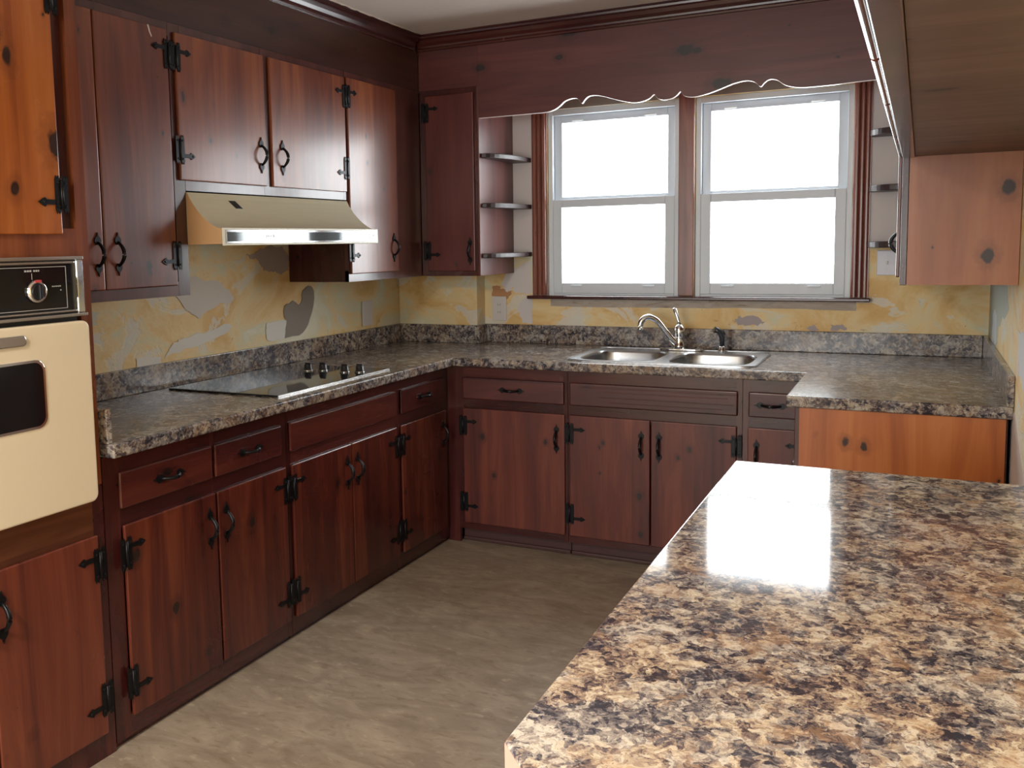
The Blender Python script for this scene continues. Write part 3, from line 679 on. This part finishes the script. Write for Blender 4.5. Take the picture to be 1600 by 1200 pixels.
# scalloped valance: outline traced along the lower edge (x, z)
V = [(1.00, 2.078), (1.035, 2.080), (1.065, 2.088), (1.09, 2.102), (1.115, 2.122), (1.14, 2.130), (1.166, 2.132), (1.185, 2.124), (1.200, 2.105), (1.212, 2.118), (1.228, 2.132), (1.25, 2.137), (1.29, 2.132), (1.34, 2.116),
     (1.39, 2.100), (1.447, 2.087), (1.49, 2.090), (1.52, 2.100), (1.542, 2.116), (1.556, 2.098), (1.575, 2.089), (1.594, 2.087), (1.625, 2.092), (1.645, 2.104), (1.660, 2.118), (1.672, 2.100), (1.70, 2.090), (1.736, 2.090),
     (1.79, 2.100), (1.84, 2.115), (1.89, 2.131), (1.94, 2.138), (1.975, 2.130), (2.001, 2.107), (2.015, 2.120), (2.03, 2.131), (2.047, 2.134), (2.07, 2.128), (2.09, 2.112), (2.115, 2.099), (2.161, 2.089), (2.22, 2.087), (2.30, 2.088), (2.36, 2.091)]
def smooth(pts):
    out = []
    for i in range(len(pts)-1):
        p0, p1, p2, p3 = pts[max(i-1, 0)], pts[i], pts[i+1], pts[min(i+2, len(pts)-1)]
        for k in range(3):
            t = k/3
            out.append(tuple(.5*((2*p1[j]) + (-p0[j]+p2[j])*t + (2*p0[j]-5*p1[j]+4*p2[j]-p3[j])*t*t + (-p0[j]+3*p1[j]-3*p2[j]+p3[j])*t**3) for j in (0, 1)))
    return out + [pts[-1]]
VS = smooth(V)
poly = [(.6665, 2.078)] + VS + [(2.561, 2.095), (2.561, TP), (.6665, TP)]
va = MB().prism(poly, 'y', -.334, -.315)
o = va.build('valance', VALX, base=Vector((1.6, -.33, 2.08)))
tag(o, 'scalloped knotty pine valance board across the top of the windows', 'valance')
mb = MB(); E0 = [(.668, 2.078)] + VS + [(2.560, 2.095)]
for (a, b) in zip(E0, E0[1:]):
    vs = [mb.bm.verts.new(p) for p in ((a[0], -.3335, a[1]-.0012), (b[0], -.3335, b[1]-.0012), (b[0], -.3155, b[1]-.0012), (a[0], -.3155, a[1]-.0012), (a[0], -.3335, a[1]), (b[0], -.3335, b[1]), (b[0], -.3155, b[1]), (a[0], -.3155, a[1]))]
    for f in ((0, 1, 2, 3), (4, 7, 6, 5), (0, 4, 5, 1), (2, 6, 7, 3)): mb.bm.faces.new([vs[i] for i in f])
e = mb.build('edge_glint_strip', EDGEGLINT, o, base=Vector((1.6, -.33, 2.08)))  # pale strip paints the sky reflection along the lacquered lower edge
structure('trim_7', MB().box(FU+.0005, .666, -.334, -.314, UT+.0005, TP), VALX, base=(.5, -.33, UT), label='dark fascia board over the back corner cabinet')
structure('trim_8', MB().box(FRX, FRX+.02, -3.6, -.336, UT+.0005, TP), REDY, base=(2.58, -2, UT), label='fascia board above the right upper cabinets')
CR = [(0, 2.430), (.008, 2.432), (.011, 2.440), (.008, 2.447), (.010, 2.455), (.020, 2.468), (.027, 2.483), (.036, 2.489), (.038, 2.498), (.044, 2.500), (.044, TP), (0, TP)]
mb = MB(True).prism([(FU+.0004+a, z) for a, z in CR], 'y', -2.759, -.335-.044)
structure('trim_9', mb, REDY, base=(.35, -1.5, 2.43), label='dark crown molding over the left fascia')
mb = MB().prism([(-.3345-a, z) for a, z in CR], 'x', FU+.001, 2.574)
structure('trim_10', mb, REDX, base=(1.5, -.35, 2.43), label='dark crown molding over the window valance')

# ------------------------------------------------------------------ corner display shelves beside the windows
SHM = plain('shelf_satin', (.035, .018, .018), .42, 0.)
for i, (z, w) in enumerate(((1.895, 'top'), (1.648, 'middle'), (1.395, 'lowest'))):
    pts = [(.667, BW-.004), (.772, BW-.004)]
    for k in range(1, 11):
        t = math.pi/2*k/10; pts.append((.667+.105*math.cos(t)**.8, BW-.004-.03-.385*math.sin(t)))
    o = MB().prism(pts, 'z', z-.012, z+.012).build('corner_shelf', SHM, base=Vector((.667, BW, z)), bevel=.004)
    tag(o, f'{w} of the three small rounded shelves left of the windows', 'shelf', 'corner shelves beside the windows')
for i, (z, w) in enumerate(((1.915, 'top'), (1.668, 'middle'), (1.418, 'lowest'))):
    pts = [(2.562, BW-.004), (2.428, BW-.004)]
    for k in range(1, 11):
        t = math.pi/2*k/10; pts.append((2.562-.145*math.cos(t)**.8, BW-.004-.02-.13*math.sin(t)))
    o = MB().prism(pts, 'z', z-.014, z+.014).build('corner_shelf', SHM, base=Vector((2.57, BW, z)), bevel=.004)
    tag(o, f'{w} of the three small rounded shelves right of the windows', 'shelf', 'corner shelves beside the windows')

# ------------------------------------------------------------------ range hood
hd = thing('range_hood', (.25, -1.56, 1.47), 'almond metal range hood with chrome front strip over the cooktop', 'range hood')
prof = [(.004, 1.475), (.004, 1.660), (.337, 1.660)]
for k in range(1, 11):
    t = k/10; prof.append((.337+.148*t**1.15, 1.660-.132*(1-(1-t)**1.55)))
prof += [(.488, 1.527), (.488, 1.475)]
hm = MB(True).prism(prof, 'y', -2.0625, -1.034)
hm.build('canopy', HOODM, hd, bevel=.0015)
sd = [p for p in prof if p[0] > .3]
MB(True).prism([(.336, 1.474)] + [(a-.0004, z-.0006) for a, z in sd], 'y', -2.0640, -2.0627).build('side_panel', SIDEM, hd)
lip = MB(True).box(.488, .494, -2.0645, -1.030, 1.468, 1.531).build('front_lip', plain('hood_lip_cream', (.78, .76, .62), .3), hd, bevel=.002)
MB(True).box(.494, .4965, -2.052, -1.042, 1.4755, 1.5235).build('chrome_trim', CHROME, lip, bevel=.001)
MB(True).box(.4965, .4972, -2.046, -1.050, 1.482, 1.516).build('mirror_strip', plain('smoked_chrome', (.10, .125, .14), .04, 0., Specular_IOR_Level=1.), lip)
mb = MB(True)
for y0, y1, z0, z1 in ((-1.828, -1.822, 1.497, 1.504), (-1.820, -1.812, 1.499, 1.503), (-1.810, -1.803, 1.499, 1.503), (-1.800, -1.794, 1.499, 1.503), (-1.787, -1.779, 1.497, 1.506)): mb.box(.4972, .4977, y0, y1, z0, z1)
mb.build('script_badge', plain('badge_white', (.85, .87, .95), .2), lip)
mb = MB(True)
for y, z in ((-1.105, 1.507), (-1.105, 1.492), (-1.078, 1.502), (-1.069, 1.502)): mb.box(.4972, .4977, y-.002, y+.002, z-.003, z+.003)
mb.build('printed_marks', BLKPL, lip)['kind'] = 'stuff'
pts = [(-1.860, .352), (-1.822, .352), (-1.805, .374), (-1.843, .374)]
mb = MB(True)
def hz(xx):
    t = max(0, (xx-.337)/.148)**(1/1.15); return 1.660-.132*(1-(1-t)**1.55)
vs = [mb.bm.verts.new((xx, yy, hz(xx)+dz)) for dz in (.0006, .0022) for yy, xx in pts]
for f in ((0, 3, 2, 1), (4, 5, 6, 7), (0, 1, 5, 4), (1, 2, 6, 5), (2, 3, 7, 6), (3, 0, 4, 7)): mb.bm.faces.new([vs[i] for i in f])
mb.build('black_sticker', BLKPL, hd)

# ------------------------------------------------------------------ cooktop
ck = thing('cooktop', (.31, -1.52, .914), 'black glass electric cooktop set in the left counter', 'cooktop')
MB(True).prism([(.062, -1.915), (.590, -1.915), (.590, -1.125), (.062, -1.125)], 'z', .9145, .9215).build('glass_top', COOK, ck, bevel=.002)
MB(True).box(.5905, .5925, -1.915, -1.125, .9145, .9205).build('front_trim', BRUSHED, ck)
for xx, yy in ((.292, -1.31), (.352, -1.285), (.474, -1.30), (.534, -1.275)):
    k = MB(True).lathe([(.021, 0), (.021, .006), (.018, .008), (.0165, .026), (.0145, .029)], (xx, yy, .9217), 'z', 24).build('knob', BLKPL, ck)
    MB(True).lathe([(.0213, .0), (.0218, .002), (.0213, .004)], (xx, yy, .9215), 'z', 24).build('knob_ring', CHROME, k)
    MB(True).box(xx-.0145, xx+.0145, yy-.003, yy+.003, .950, .957).build('knob_grip', BLKPL, k, bevel=.001)

# ------------------------------------------------------------------ sink
sk = thing('sink', (1.61, -.3, .914), 'stainless steel double-bowl drop-in sink under the windows', 'sink')
def se(cx, cy, a, b, p=4.5, n=40):
    out = []
    for k in range(n):
        t = 2*math.pi*k/n; c, s_ = math.cos(t), math.sin(t)
        out.append((cx+a*math.copysign(abs(c)**(2/p), c), cy+b*math.copysign(abs(s_)**(2/p), s_)))
    return out
mb = MB(); bm = mb.bm
X0, X1, Y0, Y1 = 1.188, 2.030, -.575, -.022; ZR = .9185
outer = se((X0+X1)/2, (Y0+Y1)/2, (X1-X0)/2, (Y1-Y0)/2, 14, 64)
B = [((X0+X1)/2-.205, -.335, .178, .200), ((X0+X1)/2+.205, -.335, .178, .200)]
loops = []
def ring(pts, z): return [bm.verts.new((a, b, z)) for a, b in pts]
ro = ring(outer, ZR); loops.append(ro)
ri = [ring(se(cx, cy, a, b), ZR-.0005) for cx, cy, a, b in B]; loops += ri
edges = []
for L in loops:
    for i in range(len(L)): edges.append(bm.edges.new((L[i], L[(i+1) % len(L)])))
bmesh.ops.triangle_fill(bm, use_beauty=True, edges=edges)
rs = ring([(a + (1 if a < 1.6 else -1)*0, b) for a, b in outer], .9142)
for i in range(len(ro)): bm.faces.new((ro[i], ro[(i+1) % len(ro)], rs[(i+1) % len(ro)], rs[i]))
rim = mb.build('rim', STEEL, sk)
for bi, (cx, cy, a, b) in enumerate(B):
    mb = MB(); bm = mb.bm; prev = None
    for f, z in ((1.0, ZR-.0005), (.985, ZR-.004), (.97, ZR-.012), (.955, .86), (.93, .80), (.89, .765), (.78, .752), (.5, .748), (.18, .745), (.12, .742)):
        L = ring(se(cx, cy, a*f, b*f, 4.5 if f > .5 else 2.2), z)
        if prev:
            for i in range(len(L)): bm.faces.new((prev[i], prev[(i+1) % 40], L[(i+1) % 40], L[i])).smooth = True
        prev = L
    bm.faces.new(prev)
    bw = mb.build('bowl', STEEL, sk)
    MB().lathe([(.038, 0), (.036, .003), (.025, .002), (.010, .001)], (cx, cy, .7455), 'z', 20).build('drain', CHROME, bw)
# bead around rim
mb = MB(); P_ = [(a*1, b, ZR+.0005) for a, b in se((X0+X1)/2, (Y0+Y1)/2, (X1-X0)/2-.006, (Y1-Y0)/2-.006, 14, 64)]
mb.tube(P_+[P_[0]], .0028, 6, cap=False).build('rim_bead', STEEL, sk)

# ------------------------------------------------------------------ faucet and sprayer
CAULK = plain('pale_caulk', (.75, .66, .58), .7)
mb = MB(True)
xx = FU+.0445; yy = -2.7; pts = []
while yy < -.42:
    pts.append((yy, CZ-.0005-random.uniform(.002, .008))); yy += random.uniform(.02, .05)
mb.prism([(-2.7, CZ-.0002)] + pts + [(-.42, CZ-.0002)], 'x', xx, xx+.0015)
mb.build('caulk_line', CAULK, bpy.data.objects['trim_9'], base=(.35, -1.5, 2.43))
fc = thing('faucet', (1.60, -.045, .919), 'chrome single-lever kitchen faucet with curved spout behind the sink', 'faucet')
FCX, FCY = 1.600, -.060
MB().prism(se(FCX+.01, FCY, .105, .024, 3, 32), 'z', .9187, .930).build('base_plate', CHROME, fc, bevel=.003)
MB().lathe([(.029, .930), (.027, .945), (.024, .95), (.0235, .99), (.025, 1.0), (.0255, 1.028), (.021, 1.036), (.015, 1.044), (.006, 1.048)], (FCX, FCY, 0), 'z', 24).build('body', CHROME, fc)
dx, dy = -.90, -.43
sp = [(0, .945), (.020, .958), (.045, .985), (.075, 1.025), (.10, 1.058), (.125, 1.078), (.150, 1.085), (.172, 1.078), (.187, 1.060), (.190, 1.040), (.190, 1.030)]
def sm3(pts):
    return smooth(pts)
MB().tube([(FCX+dx*s_, FCY+dy*s_, z) for s_, z in sm3(sp)], [.0145]*31, 14).build('spout', CHROME, fc)
MB().tube([(FCX+dx*.190, FCY+dy*.190, 1.032), (FCX+dx*.190, FCY+dy*.190, 1.022)], .0155, 14).build('aerator', CHROME, fc)
MB().tube([(FCX, FCY, 1.040), (FCX-.004, FCY, 1.062), (FCX-.014, FCY+.002, 1.092), (FCX-.024, FCY+.004, 1.118), (FCX-.028, FCY+.004, 1.126)], [.010, .008, .009, .011, .006], 12).build('lever', CHROME, fc)
sy = thing('sprayer', (1.80, -.04, .919), 'black side sprayer standing right of the faucet', 'sprayer')
MB().lathe([(.020, .9187), (.019, .924), (.014, .932), (.013, .945)], (1.80, -.045, 0), 'z', 20).build('collar', CHROME, sy)
GUN = plain('gunmetal_plastic', (.045, .047, .055), .22, .3)
MB().tube([(1.80, -.045, .943), (1.80, -.045, .975), (1.797, -.048, 1.0), (1.785, -.054, 1.018), (1.766, -.064, 1.026)], [.0115, .0125, .0135, .0145, .0150], 14).build('spray_head', GUN, sy)
MB().tube([(1.79, -.044, 1.02), (1.803, -.04, 1.016), (1.812, -.038, 1.0)], [.006, .006, .004], 8).build('trigger', GUN, sy)

# ------------------------------------------------------------------ wall plates
def plate(base, mk, label, nm='outlet_cover', cat='outlet'):
    t = thing(nm, base, label, cat, 'wall plates'); mk(t); return t
def m1(t):
    MB().box(.533, .617, BW-.007, BW-.001, 1.032, 1.166).build('cover', PLATE, t, bevel=.003)
    for z in (1.078, 1.120): 
        MB().prism([(a, b) for a, b in se(.575, z, .017, .014, 3, 20)], 'y', BW-.009, BW-.0072).build('socket', PLATE, t)
    mb = MB()
    for z in (1.078, 1.120): mb.box(.568, .570, BW-.0095, BW-.0085, z-.005, z+.005).box(.580, .582, BW-.0095, BW-.0085, z-.005, z+.005)
    mb.build('slot', BLKPL, t)
plate((.575, BW, 1.1), m1, 'white outlet plate on the yellow wall left of the windows')
def m2(t):
    MB(True).box(.001, .007, -.405, -.305, 1.030, 1.163).build('cover', PLATE, t, bevel=.003)
    MB(True).lathe([(.003, 0), (.003, .001)], (.007, -.355, 1.13), 'x', 8).lathe([(.003, 0), (.003, .001)], (.007, -.355, 1.065), 'x', 8).build('screw', PLATE, t)
plate((0, -.355, 1.1), m2, 'blank white cover plate on the left wall near the corner', 'blank_cover', 'cover plate')
def m3(t):
    MB().box(2.457, 2.543, BW-.008, BW-.001, 1.277, 1.391).build('cover', plain('bright_plate', (.66, .66, .74), .35), t, bevel=.003)
    MB().box(2.496, 2.504, BW-.018, BW-.008, 1.326, 1.342).build('toggle', PLATE, t, bevel=.002)
    MB().lathe([(.003, 0), (.003, -.001)], (2.5, BW-.008, 1.365), 'y', 8).lathe([(.003, 0), (.003, -.001)], (2.5, BW-.008, 1.303), 'y', 8).build('screw', PLATE, t)
plate((2.5, BW, 1.33), m3, 'white light switch plate under the right-hand corner shelves', 'switch_cover', 'switch')

# ------------------------------------------------------------------ peninsula in the foreground
pt = thing('peninsula', (2.57, -3.1, 0), 'foreground peninsula with glossy granite-look laminate top and clipped corner', 'peninsula')
out = [(2.243, -2.287), (RW-.002, -2.287), (RW-.002, -3.86), (2.363, -3.86), (2.243, -3.725)]
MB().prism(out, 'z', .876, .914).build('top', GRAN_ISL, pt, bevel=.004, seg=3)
MB().prism([(a, b) for a, b in [(2.2425, -2.2865), (2.2425, -3.7252), (2.3628, -3.8605), (2.3650, -3.8605), (2.2450, -3.7245), (2.2450, -2.2865)]], 'z', .877, .909).build('edge_band', plain('pinkish_edge_band', (.62, .44, .37), .35), pt)
MB().box(2.29, RW-.003, -3.80, -2.33, .10, .8755).build('body', DRKV, pt)
MB().box(2.33, RW-.003, -3.78, -2.35, 0, .10).build('toe_kick', DRKV, pt)
members(pt, 'stile', DRKV, [(2.27, 2.2895, a, b_, .10, .875) for a, b_ in ((-3.80, -3.76), (-3.08, -3.03), (-2.37, -2.33))])
members(pt, 'rail', DRKV, [(2.2702, 2.2895, -3.80, -2.33, a, b_) for a, b_ in ((.10, .14), (.84, .875))])
for a0, a1, hd_ in ((-3.78, -3.42, -3.46), (-3.41, -3.05, -3.37), (-3.05, -2.70, -2.74), (-2.69, -2.35, -2.65)):
    front(pt, 'door', '-x', a0, a1, .12, .85, 2.27, REDV, handle=hd_, hz=.70)

# ------------------------------------------------------------------ fixture of the added fill lamp, unseen behind the camera
lp = thing('fill_lamp', (FILL_LAMP[0], FILL_LAMP[1], 2.4), 'round flush ceiling lamp added behind the camera for warm fill', 'lamp')
MB().lathe([(.20, 2.44), (.21, 2.46), (.21, 2.505), (.05, 2.507)], (FILL_LAMP[0], FILL_LAMP[1], 0), 'z', 32).build('fill_lamp_base', BRUSHED, lp)
em, nt, b = newmat('fill_lamp_glass'); setp(b, Base_Color=(.9, .85, .75, 1), Emission_Color=(1, .83, .62, 1), Emission_Strength=2.)
MB().lathe([(.03, 2.375), (.12, 2.385), (.17, 2.41), (.195, 2.44)], (FILL_LAMP[0], FILL_LAMP[1], 0), 'z', 32).build('fill_lamp_shade', em, lp)

for o in bpy.data.objects:
    if '_b' in o.keys(): del o['_b']
